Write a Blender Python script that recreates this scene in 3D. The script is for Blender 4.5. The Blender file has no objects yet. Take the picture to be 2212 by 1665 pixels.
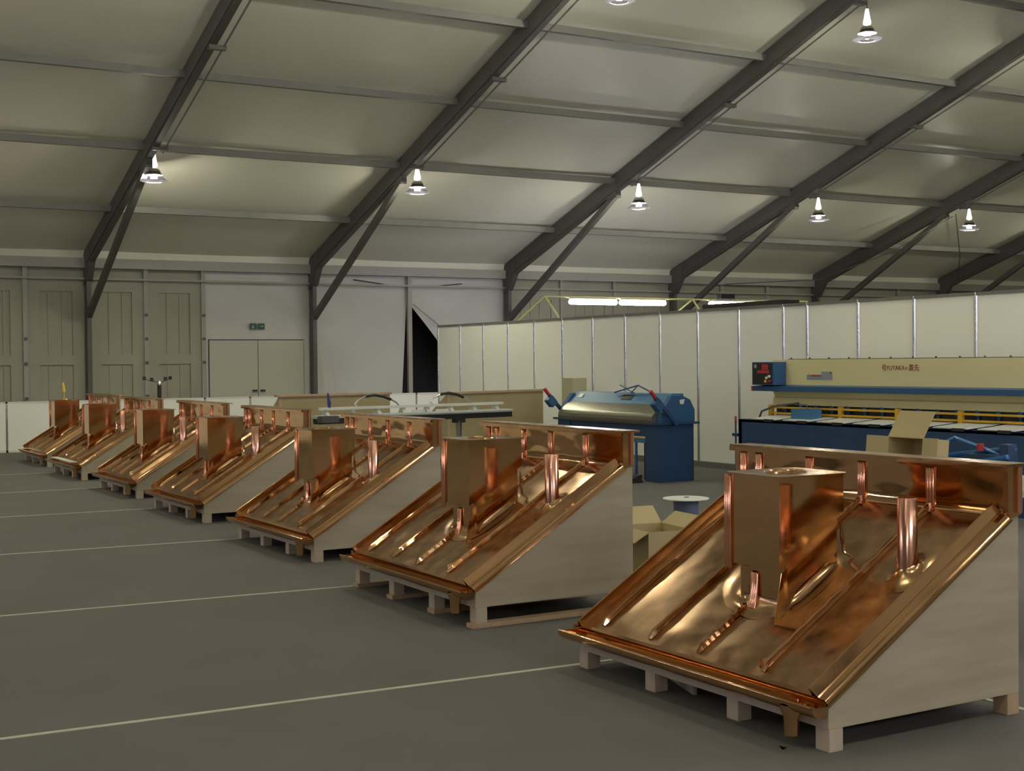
import bpy, math, random
import numpy as np
from mathutils import Vector, Matrix
random.seed(3)
PI = math.pi
sc = bpy.context.scene
C = sc.collection

# ------------------------------------------------------------------ camera
cam_d = bpy.data.cameras.new('camera'); cam = bpy.data.objects.new('camera', cam_d); C.objects.link(cam)
sc.camera = cam
FPX, YAW, PIT, ROL, CH = 2896.3, math.radians(30.456), math.radians(-1.017), math.radians(-0.5699), 1.6957
cam_d.sensor_fit = 'HORIZONTAL'; cam_d.sensor_width = 36.0; cam_d.lens = FPX / 2212 * 36.0
F = Vector((math.sin(YAW)*math.cos(PIT), math.cos(YAW)*math.cos(PIT), math.sin(PIT)))
R0 = Vector((math.cos(YAW), -math.sin(YAW), 0)); U0 = R0.cross(F)
R = R0*math.cos(ROL) + U0*math.sin(ROL); U = -R0*math.sin(ROL) + U0*math.cos(ROL)
M = Matrix((R, U, -F)).transposed().to_4x4(); M.translation = (0, 0, CH)
cam.matrix_world = M
cam_d.clip_end = 200

# ------------------------------------------------------------------ world, exposure
w = bpy.data.worlds.new('night'); sc.world = w; w.use_nodes = True
w.node_tree.nodes['Background'].inputs[0].default_value = (0.012, 0.013, 0.016, 1)
w.node_tree.nodes['Background'].inputs[1].default_value = 1.0
sc.view_settings.view_transform = 'Standard'; sc.view_settings.look = 'None'
sc.view_settings.gamma = 1.0; sc.view_settings.exposure = 0.64; sc.view_settings.use_curve_mapping = False
LAMP = 1250.0                       # radiance of the discharge bulbs
LAMPCOL = (1.0, 0.955, 0.70)
TUBE = 34.0                        # radiance of the fluorescent tubes
cy = sc.cycles
cy.use_denoising = True
cy.max_bounces = 10; cy.diffuse_bounces = 5; cy.glossy_bounces = 6; cy.transparent_max_bounces = 12
cy.sample_clamp_indirect = 6.0
cy.blur_glossy = 0.3

# ------------------------------------------------------------------ materials
def mat(name, col, rough=0.5, metal=0.0, spec=0.5, noise=None, bump=None, coat=0.0, emit=None, rnoise=None, stretch=(1,1,1)):
    m = bpy.data.materials.new(name); m.use_nodes = True
    nt = m.node_tree; b = nt.nodes['Principled BSDF']
    b.inputs['Base Color'].default_value = (*col, 1); b.inputs['Roughness'].default_value = rough
    b.inputs['Metallic'].default_value = metal; b.inputs['Specular IOR Level'].default_value = spec
    b.inputs['Coat Weight'].default_value = coat
    if emit:
        b.inputs['Emission Color'].default_value = (*emit[:3], 1); b.inputs['Emission Strength'].default_value = emit[3]
    tc = nt.nodes.new('ShaderNodeTexCoord'); mp = nt.nodes.new('ShaderNodeMapping')
    mp.inputs['Scale'].default_value = stretch; nt.links.new(tc.outputs['Object'], mp.inputs['Vector'])
    if noise:                                   # (scale, second colour, sharpness)
        n = nt.nodes.new('ShaderNodeTexNoise'); n.inputs['Scale'].default_value = noise[0]; n.inputs['Detail'].default_value = 5
        nt.links.new(mp.outputs[0], n.inputs['Vector'])
        r = nt.nodes.new('ShaderNodeValToRGB'); r.color_ramp.elements[0].position = 0.5-noise[2]; r.color_ramp.elements[1].position = 0.5+noise[2]
        r.color_ramp.elements[0].color = (*col, 1); r.color_ramp.elements[1].color = (*noise[1], 1)
        nt.links.new(n.outputs['Fac'], r.inputs[0]); nt.links.new(r.outputs[0], b.inputs['Base Color'])
    if rnoise:                                  # (scale, lo, hi)
        n = nt.nodes.new('ShaderNodeTexNoise'); n.inputs['Scale'].default_value = rnoise[0]; n.inputs['Detail'].default_value = 4
        nt.links.new(mp.outputs[0], n.inputs['Vector'])
        r = nt.nodes.new('ShaderNodeMapRange'); r.inputs['From Min'].default_value = .35; r.inputs['From Max'].default_value = .65
        r.inputs['To Min'].default_value = rnoise[1]; r.inputs['To Max'].default_value = rnoise[2]
        nt.links.new(n.outputs['Fac'], r.inputs['Value']); nt.links.new(r.outputs[0], b.inputs['Roughness'])
    if bump:                                    # (scale, strength, distance)
        n = nt.nodes.new('ShaderNodeTexNoise'); n.inputs['Scale'].default_value = bump[0]; n.inputs['Detail'].default_value = 3
        nt.links.new(mp.outputs[0], n.inputs['Vector'])
        bp = nt.nodes.new('ShaderNodeBump'); bp.inputs['Strength'].default_value = bump[1]; bp.inputs['Distance'].default_value = bump[2]
        nt.links.new(n.outputs['Fac'], bp.inputs['Height']); nt.links.new(bp.outputs[0], b.inputs['Normal'])
    return m

COP = (0.68, 0.405, 0.205)
M_ = dict(
    floor=mat('asphalt', (0.098, 0.094, 0.088), 0.75, noise=(1.3, (0.122, 0.116, 0.106), 0.28), bump=(90, 0.35, 0.004)),
    line=mat('line_paint', (0.50, 0.52, 0.42), 0.6, noise=(9, (0.40, 0.41, 0.33), 0.2)),
    pvc=mat('white_membrane', (0.71, 0.70, 0.60), 0.42, spec=0.35, noise=(0.5, (0.66, 0.65, 0.56), 0.3), bump=(0.9, 0.12, 0.03)),
    tarp=mat('white_tarpaulin', (0.52, 0.52, 0.50), 0.5, bump=(2.2, 0.5, 0.04), noise=(1.0, (0.46, 0.46, 0.44), 0.3)),
    wallp=mat('grey_cladding', (0.29, 0.283, 0.225), 0.55, noise=(1.5, (0.325, 0.317, 0.255), 0.3)),
    wallf=mat('cladding_frame', (0.32, 0.32, 0.29), 0.5),
    door=mat('door_grey', (0.44, 0.44, 0.37), 0.5),
    alu=mat('dull_aluminium', (0.20, 0.197, 0.185), 0.5, metal=0.2, noise=(3, (0.17, 0.167, 0.157), 0.3)),
    alud=mat('dark_aluminium', (0.105, 0.101, 0.096), 0.5, metal=0.2, noise=(2, (0.085, 0.082, 0.078), 0.3)),
    alul=mat('bright_aluminium', (0.70, 0.71, 0.72), 0.24, metal=0.9),
    post=mat('partition_post', (0.62, 0.63, 0.68), 0.22, metal=0.85),
    panel=mat('white_partition_panel', (0.86, 0.87, 0.82), 0.35, spec=0.4),
    black=mat('outside_dark', (0.01, 0.01, 0.013), 0.9),
    dark=mat('black_plastic', (0.018, 0.017, 0.018), 0.45),
    ply=mat('plywood', (0.45, 0.40, 0.30), 0.6, noise=(2.6, (0.375, 0.325, 0.24), 0.16), stretch=(.5, 1, 5), spec=0.3),
    ply2=mat('plywood_aged', (0.40, 0.335, 0.20), 0.6, noise=(3.0, (0.35, 0.285, 0.165), 0.3), stretch=(1, 1, 4), spec=0.3),
    wood=mat('raw_timber', (0.50, 0.36, 0.24), 0.65, noise=(14, (0.42, 0.30, 0.19), 0.25), stretch=(1, 1, .12)),
    woodp=mat('pale_timber', (0.52, 0.44, 0.36), 0.65, noise=(16, (0.45, 0.36, 0.28), 0.25), stretch=(1, 1, .12)),
    cop=mat('polished_copper', COP, 0.10, metal=1.0, bump=(5, 0.06, 0.008), rnoise=(5, 0.06, 0.13)),
    pan=mat('copper_sheet', (0.66, 0.415, 0.225), 0.25, metal=1.0, rnoise=(9, 0.13, 0.26), noise=(8, (0.43, 0.26, 0.135), 0.14)),
    bead=mat('copper_rib', (0.93, 0.45, 0.28), 0.17, metal=1.0),
    pipe=mat('copper_tube', (0.78, 0.42, 0.30), 0.20, metal=1.0),
    blue=mat('machine_blue', (0.030, 0.105, 0.24), 0.42, noise=(6, (0.024, 0.088, 0.205), 0.3)),
    blued=mat('machine_blue_dark', (0.020, 0.060, 0.145), 0.45, noise=(6, (0.017, 0.050, 0.12), 0.3)),
    bluel=mat('machine_blue_light', (0.050, 0.17, 0.32), 0.4),
    cream=mat('machine_cream', (0.74, 0.68, 0.37), 0.4, spec=0.4),
    yellow=mat('guard_yellow', (0.62, 0.36, 0.02), 0.45),
    red=mat('red_plastic', (0.45, 0.03, 0.04), 0.45),
    redp=mat('red_lettering', (0.30, 0.07, 0.03), 0.5),
    white=mat('white_paint', (0.70, 0.72, 0.68), 0.4),
    bblue=mat('glossy_blue_tube', (0.02, 0.13, 0.36), 0.18),
    malu=mat('mill_aluminium', (0.62, 0.65, 0.62), 0.35, metal=0.35),
    steel=mat('brushed_roller', (0.34, 0.33, 0.265), 0.33, metal=0.8, noise=(18, (0.24, 0.23, 0.185), 0.3), stretch=(1, .6, 8)),
    card=mat('cardboard', (0.50, 0.41, 0.22), 0.75, noise=(5, (0.45, 0.365, 0.19), 0.3)),
    cardd=mat('cardboard_inside', (0.30, 0.22, 0.13), 0.8),
    reel=mat('reel_blue', (0.10, 0.12, 0.20), 0.5),
    sign=mat('exit_green', (0.015, 0.07, 0.05), 0.4),
    signw=mat('exit_white', (0.35, 0.45, 0.40), 0.4),
    grey=mat('grey_label', (0.28, 0.32, 0.34), 0.5),
    tan=mat('beige_cabinet', (0.47, 0.44, 0.30), 0.5),
    polec=mat('yellowish_pole', (0.48, 0.46, 0.20), 0.4),
    bulb=mat('lamp_bulb', (1, 1, 1), 0.4, emit=(*LAMPCOL, LAMP)),
    glow=mat('lamp_housing_glow', (0.75, 0.72, 0.62), 0.3, emit=(1.0, 0.96, 0.90, 1.3)),  # own emission given to the housing in place of light from the bulb
    tube=mat('fluorescent_tube', (1, 1, 1), 0.4, emit=(0.90, 0.88, 1.0, TUBE)),
    rim=mat('lamp_rim', (0.16, 0.16, 0.17), 0.4),
    house=mat('lamp_housing', (0.40, 0.38, 0.30), 0.35, metal=0.3),
    yplas=mat('yellow_plastic', (0.75, 0.50, 0.05), 0.4),
    lime=mat('lime_plastic', (0.45, 0.55, 0.03), 0.4),
)
# prismatic acrylic reflector: part clear, part mirror gloss
m = bpy.data.materials.new('prismatic_acrylic'); m.use_nodes = True; nt = m.node_tree; nt.nodes.clear()
o = nt.nodes.new('ShaderNodeOutputMaterial'); t = nt.nodes.new('ShaderNodeBsdfTransparent'); t.inputs[0].default_value = (0.80, 0.80, 0.86, 1)
gl = nt.nodes.new('ShaderNodeBsdfGlossy'); gl.inputs['Roughness'].default_value = 0.25; gl.inputs[0].default_value = (0.16, 0.15, 0.2, 1)
x2 = nt.nodes.new('ShaderNodeMixShader'); x2.inputs[0].default_value = 0.42
nt.links.new(t.outputs[0], x2.inputs[1]); nt.links.new(gl.outputs[0], x2.inputs[2]); nt.links.new(x2.outputs[0], o.inputs[0])
M_['acryl'] = m
# frosted lower lip of the reflector, lit from inside by the bulb
m = bpy.data.materials.new('frosted_lip'); m.use_nodes = True; nt = m.node_tree; nt.nodes.clear()
o = nt.nodes.new('ShaderNodeOutputMaterial'); t = nt.nodes.new('ShaderNodeBsdfTranslucent'); t.inputs[0].default_value = (0.30, 0.30, 0.34, 1)
d_ = nt.nodes.new('ShaderNodeBsdfDiffuse'); d_.inputs[0].default_value = (0.25, 0.25, 0.28, 1)
x2 = nt.nodes.new('ShaderNodeMixShader'); x2.inputs[0].default_value = 0.5
nt.links.new(t.outputs[0], x2.inputs[1]); nt.links.new(d_.outputs[0], x2.inputs[2]); nt.links.new(x2.outputs[0], o.inputs[0])
M_['lip'] = m

# ------------------------------------------------------------------ mesh builder
class MB:
    def __init__(s): s.v = []; s.f = []
    def add(s, vs, fs):
        n = len(s.v); s.v += [tuple(p) for p in vs]; s.f += [tuple(i+n for i in f) for f in fs]; return s
    def box(s, x0, x1, y0, y1, z0, z1):
        return s.add([(x0,y0,z0),(x1,y0,z0),(x1,y1,z0),(x0,y1,z0),(x0,y0,z1),(x1,y0,z1),(x1,y1,z1),(x0,y1,z1)],
                     [(0,3,2,1),(4,5,6,7),(0,1,5,4),(1,2,6,5),(2,3,7,6),(3,0,4,7)])
    def prism(s, poly, ax, a, b):
        """poly of 2d points extruded along axis ax (0,1,2) from a to b"""
        def P(p, t):
            if ax == 0: return (t, p[0], p[1])
            if ax == 1: return (p[0], t, p[1])
            return (p[0], p[1], t)
        n = len(poly)
        vs = [P(p, a) for p in poly] + [P(p, b) for p in poly]
        fs = [tuple(range(n))[::-1], tuple(range(n, 2*n))] + [(i, (i+1) % n, n+(i+1) % n, n+i) for i in range(n)]
        return s.add(vs, fs)
    def sweep(s, prof, a, b, closed=True):
        """prof list of 3d offsets; extruded from point a to point b"""
        a = Vector(a); b = Vector(b); n = len(prof)
        vs = [a+Vector(p) for p in prof] + [b+Vector(p) for p in prof]
        fs = [(i, (i+1) % n, n+(i+1) % n, n+i) for i in range(n if closed else n-1)]
        if closed: fs += [tuple(range(n))[::-1], tuple(range(n, 2*n))]
        return s.add(vs, fs)
    def tube(s, pts, r, n=8, caps=True):
        pts = [Vector(p) for p in pts]; m_ = len(pts); rs = r if isinstance(r, (list, tuple)) else [r]*m_
        base = len(s.v); fs = []
        ref = None
        for i, p in enumerate(pts):
            d = (pts[min(i+1, m_-1)] - pts[max(i-1, 0)]).normalized()
            if ref is None: ref = Vector((0,0,1)) if abs(d.z) < .9 else Vector((1,0,0))
            a = d.cross(ref).normalized(); b = a.cross(d)
            ref = b if abs(d.dot(b)) < .9 else ref
            for k in range(n):
                t = 2*PI*k/n; s.v.append(tuple(p + (a*math.cos(t) + b*math.sin(t))*rs[i]))
        for i in range(m_-1):
            for k in range(n):
                fs.append((base+i*n+k, base+i*n+(k+1) % n, base+(i+1)*n+(k+1) % n, base+(i+1)*n+k))
        if caps: fs += [tuple(base+k for k in range(n))[::-1], tuple(base+(m_-1)*n+k for k in range(n))]
        s.f += fs; return s
    def lathe(s, prof, c=(0,0,0), n=20, closed=False):
        base = len(s.v); m_ = len(prof)
        for r, z in prof:
            for k in range(n):
                t = 2*PI*k/n; s.v.append((c[0]+r*math.cos(t), c[1]+r*math.sin(t), c[2]+z))
        for i in range(m_-1 if not closed else m_):
            j = (i+1) % m_
            for k in range(n): s.f.append((base+i*n+k, base+i*n+(k+1) % n, base+j*n+(k+1) % n, base+j*n+k))
        return s
    def beam(s, a, b, w, h, up=(0,0,1)):
        a = Vector(a); b = Vector(b); d = (b-a).normalized(); sd = d.cross(Vector(up)).normalized(); u = sd.cross(d)
        o = [sd*x*w/2 + u*y*h/2 for x, y in ((-1,-1),(1,-1),(1,1),(-1,1))]
        return s.add([a+q for q in o] + [b+q for q in o], [(0,3,2,1),(4,5,6,7),(0,1,5,4),(1,2,6,5),(2,3,7,6),(3,0,4,7)])
    def build(s, name, material, parent=None, smooth=None, bevel=None, loc=None):
        me = bpy.data.meshes.new(name); me.from_pydata(s.v, [], s.f); me.update()
        me.materials.append(M_[material] if isinstance(material, str) else material)
        ob = bpy.data.objects.new(name, me); C.objects.link(ob)
        import bmesh
        bm = bmesh.new(); bm.from_mesh(me); bmesh.ops.recalc_face_normals(bm, faces=bm.faces)
        if bevel: bmesh.ops.bevel(bm, geom=[e for e in bm.edges if e.is_manifold and e.calc_face_angle(0) > .6], offset=bevel, segments=2, affect='EDGES', clamp_overlap=True)
        bm.to_mesh(me); bm.free()
        if smooth is not None:
            me.shade_smooth()
            me.set_sharp_from_angle(angle=math.radians(smooth))
        if parent: ob.parent = parent
        if loc: ob.location = loc
        return ob
def tag(o, label=None, cat=None, group=None, kind=None):
    if label: o['label'] = label
    if cat: o['category'] = cat
    if group: o['group'] = group
    if kind: o['kind'] = kind
    return o
def empty(name, loc=(0,0,0), rz=0, **k):
    o = bpy.data.objects.new(name, None); C.objects.link(o); o.location = loc; o.rotation_euler = (0,0,rz); o.empty_display_size = .2
    return tag(o, **k)
def copy_tree(o, parent=None):
    c = o.copy(); C.objects.link(c)
    if parent: c.parent = parent
    for ch in list(o.children): copy_tree(ch, c)
    return c

# ------------------------------------------------------------------ floor
X_A, X_B, Y_A, Y_B = -17.0, 46.6, -11.83, 28.17
fl = MB().add([(X_A,Y_A,0),(X_B,Y_A,0),(X_B,Y_B,0),(X_A,Y_B,0)], [(0,1,2,3)]).build('floor', 'floor'); tag(fl, kind='structure', label='dark grey asphalt floor of the tent hall')
def fline(a, b, w=.034):
    MB().beam((a[0],a[1],.0015), (b[0],b[1],.0015), w, .003).build('painted_line', 'line', fl)
fline((-3.0, 6.66), (4.9, 6.21)); fline((-3.0, 9.99), (4.9, 9.33)); fline((-3.0, 13.16), (4.9, 12.53))
fline((-3.0, 16.26), (4.9, 15.80)); fline((-3.0, 19.12), (4.9, 18.94)); fline((-3.0, 22.42), (4.9, 22.10))
fline((5.37, 5.2), (5.335, 2.0))

# ------------------------------------------------------------------ tent shell
YW, HE, SL, YR = 28.17, 3.893, 0.342, 8.17
zr = lambda y: HE + (YW-y)*SL if y > YR else HE + (YW-YR)*SL - (YR-y)*SL
COLS = [6.45, 11.36, 16.39, 21.39, 26.37, 31.36]
COLS = [6.45-5*k for k in (4,3,2,1)] + COLS + [36.4, 41.4]
ceil_ = empty('ceiling', (0,0,0), kind='structure', label='off-white tent roof membrane in bays')
xs = [X_A] + COLS + [X_B]
for i in range(len(xs)-1):
    for (ya, yb) in ((YW, YR), (YR, Y_A)):
        nx, ny = 8, 22; b = MB(); vs = []; fs = []
        for j in range(ny+1):
            for k in range(nx+1):
                y = ya + (yb-ya)*j/ny; x = xs[i] + (xs[i+1]-xs[i])*k/nx
                sag = .02*math.sin(PI*k/nx)
                vs.append((x, y, zr(y)+.14-sag))
        for j in range(ny):
            for k in range(nx): q = j*(nx+1)+k; fs.append((q, q+1, q+nx+2, q+nx+1))
        b.add(vs, fs).build('roof_panel', 'pvc', ceil_, smooth=40)
for n, X in enumerate(COLS):
    fr = empty('tent_frame', (X, YW-.1, 0), kind='structure', label='grey aluminium frame of the tent: column, rafter and knee brace')
    if n == 0: pass
    L = lambda y, z: (0, y-(YW-.1), z)
    for sgn in (0, 1):
        mir = (lambda y: y) if sgn == 0 else (lambda y: Y_A+YW-y)
        b = MB(); b.box(-.045,.045, mir(YW-.02)-(YW-.1), mir(YW-.24)-(YW-.1), 0, HE-.05); b.build('column', 'alud', fr)
        b = MB()
        y0, y1 = YW-.02, YR
        poly = [(y0, HE+.12), (y0, HE-.28), (y0-.35, HE-.28+.12), (y1, zr(y1)-.20), (y1, zr(y1)+.10)]
        b.prism([(mir(p)-(YW-.1), q) for p, q in poly], 0, -.055, .055)
        b.build('rafter', 'alud', fr)
        # paler top and bottom flanges give the I section
        b = MB(); b.beam((0, mir(y0-.3)-(YW-.1), zr(y0-.3)-.215), (0, mir(y1)-(YW-.1), zr(y1)-.215), .15, .02)
        b.build('rafter_flange', 'alud', fr)
        b = MB(); b.beam((0, mir(27.95)-(YW-.1), 2.73), (0, mir(23.35)-(YW-.1), zr(23.35)-.28), .10, .13); b.build('knee_brace', 'alud', fr)
        b = MB(); b.box(-.06,.06, mir(23.72)-(YW-.1), mir(23.35)-(YW-.1), zr(23.35)-.40, zr(23.35)-.18); b.build('brace_bracket', 'alud', fr)
        b = MB(); b.prism([(mir(YW-.04)-(YW-.1), HE+.08), (mir(YW-.04)-(YW-.1), HE-.55), (mir(YW-.30)-(YW-.1), HE-.45), (mir(YW-.62)-(YW-.1), HE+.0), (mir(YW-.62)-(YW-.1), HE+.25)], 0, -.065, .065); b.build('eave_plate', 'alud', fr)
    # thin conduit run under the rafter with small brackets
    b = MB(); b.beam((.17, 23.1-(YW-.1), zr(23.1)-.26), (.17, YR-(YW-.1), zr(YR)-.26), .022, .022); b.build('conduit', 'alu', fr)
    for yb in (22.95, 19.8, 16.45):
        b = MB(); b.box(-.06, .21, yb-(YW-.1)-.05, yb-(YW-.1)+.05, zr(yb)-.30, zr(yb)-.23); b.build('conduit_bracket', 'alud', fr)
# purlins
for q in (2.303, 4.712, 7.094, 9.513, 11.95, 14.4, 17.2, 20.0):
    for sgn in (0, 1):
        if sgn and q == 20.0: continue
        y = YW-q if sgn == 0 else Y_A+q
        pr_ = empty('purlin', (X_A, y, zr(y)), kind='structure', label='grey roof purlin')
        for i in range(len(xs)-1):
            MB().box(xs[i]-X_A+.05, xs[i+1]-X_A-.05, -.05, .05, -.06, .06).build('purlin_length', 'alu', pr_)
# eave beams
for nm, yy in (('trim_1', YW-.10), ('trim_2', Y_A+.10)):
    tag(MB().box(X_A, X_B, yy-.06, yy+.06, 3.70, 3.90).box(X_A, X_B, yy-.02, yy+.05, 3.46, 3.50).build(nm, 'wallf'), kind='structure', label='pale eave beam along the tent wall')

for nm, yy in (('trim_3', YW-.04), ('trim_4', Y_A+.04)):
    tag(MB().box(X_A, X_B, yy-.04, yy+.04, 3.89, 4.07).build(nm, 'pvc'), kind='structure', label='membrane edge above the eave beam')
# side wall facing the camera
wl = empty('wall_back', (0, YW, 0), kind='structure', label='tent side wall of grey cladding, doors and white tarpaulin')
def clad(x0, x1):
    w_ = x1-x0
    MB().box(x0+.03, x1-.03, .04, .07, 0, 3.70).build('cladding_panel', 'wallp', wl)
    # raised frame round an upper and a lower field, plus narrow ribs
    b = MB()
    for a, c in ((x0+.03, x0+.28), (x1-.28, x1-.03)): b.box(a, c, .0, .04, 0, 3.46)
    b.box(x0+.28, x1-.28, .0, .04, 3.22, 3.46); b.box(x0+.28, x1-.28, .0, .04, 1.72, 1.92); b.box(x0+.28, x1-.28, .0, .04, 0, .3)
    b.build('cladding_frame', 'wallp', wl)
    b = MB(); k = x0+.45
    while k < x1-.4:
        b.box(k, k+.05, .02, .04, 1.92, 3.22); b.box(k, k+.05, .02, .04, .3, 1.72); k += .27
    b.build('rib', 'wallp', wl)
def mull(x):
    MB().box(x-.045, x+.045, -.05, .0, 0, 3.70).build('mullion', 'wallf', wl)
    for z in (1.05, 1.75, 2.25, 2.75):
        if random.random() < .9: MB().box(x-.03, x+.03, -.075, -.05, z-.03, z+.03).build('clip', 'alud', wl)
edges = [-17.0, -14.7, -12.2, -9.8, -7.2, -4.6, -2.2, .25, 2.75, 5.236, 6.45, 7.66, 8.89]
for a, b_ in zip(edges[:-1], edges[1:]): clad(a, b_)
for e in edges[1:-1]:
    if abs(e-6.45) > .1: mull(e)
mull(8.89)
# door bay
MB().box(8.93, 11.36, .02, .05, 2.24, 3.70).box(8.93, 9.0, .02, .05, 0, 2.24).box(11.19, 11.36, .02, .05, 0, 2.24).build('door_surround', 'tarp', wl)
dr = empty('door_1', (9.02, YW, 0), kind='structure', label='grey double door with black handles')
for i, (a, c, hx) in enumerate(((9.02, 10.10, 10.02), (10.115, 11.17, 10.20))):
    lf = MB().box(a-9.02, c-9.02, -.01, .03, .02, 2.22).build('door_leaf', 'door', dr)
    h = MB().box(hx-9.02-.05, hx-9.02+.05, -.06, -.01, 1.10, 1.14).build('handle', 'dark', lf)
es = empty('exit_sign', (10.09, YW-.03, 2.46), label='small dark green emergency exit sign above the grey double door', cat='sign')
for x in (-.165, .02):
    p = MB().box(x, x+.145, -.02, 0, 0, .13).build('sign_plate', 'sign', es)
    # running figure / arrow pictogram
    if x < 0: MB().box(x+.045, x+.075, -.024, -.02, .035, .075).box(x+.05, x+.07, -.024, -.02, .085, .10).box(x+.075, x+.10, -.024, -.02, .05, .06).box(x+.035, x+.05, -.024, -.02, .015, .04).box(x+.07, x+.085, -.024, -.02, .015, .04).build('running_figure', 'signw', p)
    else: MB().prism([(x+.03,.06),(x+.03,.07),(x+.09,.07),(x+.09,.085),(x+.12,.065),(x+.09,.045),(x+.09,.06)], 1, -.024, -.02).build('arrow', 'signw', p)
# tarpaulin bay with the dark gap
def sheet(pts_top, pts_bot, name, amp=.03, n=16, mz=10, material='tarp', depth=0.0):
    b = MB(); vs = []; fs = []
    for j in range(mz+1):
        for k in range(n+1):
            s = k/n; t = j/mz
            top = Vector(pts_top[0]).lerp(Vector(pts_top[1]), s); bot = Vector(pts_bot[0]).lerp(Vector(pts_bot[1]), s)
            p = top.lerp(bot, t); p.y += amp*math.sin(s*9+t*2.2)*t + amp*.4*math.sin(s*23+1)*t - depth*t*t
            vs.append(p)
    for j in range(mz):
        for k in range(n): q = j*(n+1)+k; fs.append((q, q+1, q+n+2, q+n+1))
    return b.add(vs, fs).build(name, material, wl, smooth=60)
sheet([(11.36,.05,3.70),(13.80,.05,3.70)], [(11.36,.05,0),(13.54,.05,0)], 'tarpaulin', .035)
sheet([(11.40,.0,3.0),(11.55,.0,3.0)], [(11.40,-.03,0),(12.25,-.03,0)], 'tarpaulin_fold', .01)
sheet([(13.82,.05,3.70),(16.39,.05,3.70)], [(13.82,.05,3.10),(16.39,.05,0.0)], 'tarpaulin', .02)
MB().box(13.80-.05, 13.80+.05, -.06, .03, 0, 3.70).build('post', 'wallf', wl)
MB().tube([(12.4,-.01,3.60),(13.2,-.02,3.50),(13.75,-.03,3.48),(14.3,-.03,3.47),(15.2,-.02,3.56)], .012, 6).build('lashing_rope', 'dark', wl)
MB().tube([(13.9,-.02,3.06),(14.5,-.03,2.62),(14.9,-.03,2.3)], .008, 6).build('lashing_rope', 'alu', wl)
MB().box(13.4, 16.5, .9, .95, -.02, 3.8).build('night_gap', 'black', wl)
# cladding beyond
for k, x in enumerate((16.39, 18.0, 19.6, 21.39, 23.1, 24.7, 26.37, 28.0, 29.7, 31.36, 33.1, 34.7, 36.4, 38, 39.7, 41.4)):
    nx_ = (18.0, 19.6, 21.39, 23.1, 24.7, 26.37, 28.0, 29.7, 31.36, 33.1, 34.7, 36.4, 38, 39.7, 41.4, 46.6)[k]
    clad(x, nx_)
    if k % 3: MB().box(x-.04, x+.04, -.05, 0, 0, 3.70).build('mullion', 'wallf', wl)
# other sides of the tent
tag(MB().box(X_A, X_B, Y_A-.05, Y_A, 0, HE+.14).build('wall_front', 'wallp'), kind='structure')
for nm, x in (('wall_left', X_A), ('wall_right', X_B)):
    tag(MB().prism([(Y_A, 0), (YW, 0), (YW, HE+.14), (YR, zr(YR)+.14), (Y_A, HE+.14)], 0, x-.05 if nm == 'wall_left' else x, x if nm == 'wall_left' else x+.05).build(nm, 'wallp'), kind='structure')
# low white hoarding in front of the tent wall
lw = empty('low_partition', (-8.2, 27.85, 0), label='waist-high white hoarding along the tent side wall', cat='partition')
x = 0.0
while x < 22.6:
    MB().box(x+.02, x+.98, -.012, .012, .04, .965).build('panel', 'panel', lw)
    MB().box(x-.02, x+.02, -.02, .02, 0, 1.0).build('post', 'post', lw); x += 1.0
MB().box(-.02, 22.98, -.02, .02, .965, 1.0).build('top_rail', 'white', lw)
MB().box(-.02, 22.98, -.02, .02, 0, .04).build('bottom_rail', 'white', lw)

# ------------------------------------------------------------------ tall white partition
XP, YP = 13.396, 25.915
pw = empty('wall_partition', (XP, YP, 0), kind='structure', label='tall white exhibition partition of narrow panels between aluminium posts')
posts = list(range(0, 12)) + [11.5 + k for k in range(0, 9)]
for a, b_ in zip(posts[:-1], posts[1:]):
    MB().box(0, .02, -b_+.022, -a-.022, .09, 2.46).build('panel', 'panel', pw)
for a in posts:
    MB().tube([(.0, -a, .0), (.0, -a, 2.5)], .025, 8).build('post', 'post', pw, smooth=50)
MB().box(-.02, .03, -posts[-1], 0, 2.46, 2.50).build('top_rail', 'alu', pw)
MB().box(-.06, .03, -posts[-1], 0, 0, .085).build('base_rail', 'alu', pw)
tag(MB().box(XP+.05, XP+.4, YP-10.9, YP-9.05, 2.40, 2.57).build('cable_trough', 'dark'), 'black trough showing along the top of the white partition', 'trough')

# ------------------------------------------------------------------ pendant lamps
def make_lamp():
    r = empty('pendant_lamp', (0,0,0))
    MB().tube([(0,0,.62),(0,0,.50)], .010, 6).build('hook', 'alud', r)
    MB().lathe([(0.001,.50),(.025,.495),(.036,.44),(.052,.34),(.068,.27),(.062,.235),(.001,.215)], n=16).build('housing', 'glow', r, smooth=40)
    MB().lathe([(.001,.205),(.085,.195),(.118,.150),(.110,.146),(.001,.165)], n=20).build('collar', 'house', r, smooth=40)
    b = MB().lathe([(.001,.10),(.03,.095),(.05,.07),(.058,.035),(.048,.005),(.001,-.01)], n=12).build('bulb', 'bulb', r, smooth=80)
    MB().lathe([(.075,.165),(.11,.11),(.165,.05),(.215,.005),(.235,-.005),(.228,-.012)], n=24).build('shade', 'acryl', r, smooth=60)
    MB().lathe([(.085,.166),(.118,.128),(.160,.090),(.156,.086),(.112,.122),(.080,.160)], n=24, closed=True).build('uplight_blocker', 'alud', r, smooth=40)  # opaque ring added to keep bulb light off the roof
    MB().lathe([(.130,-.030),(.200,-.026),(.240,-.004),(.238,-.010),(.198,-.031),(.130,-.034)], n=28, closed=True).build('lower_rim', 'lip', r, smooth=40)
    return r
lamp0 = make_lamp()
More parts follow.
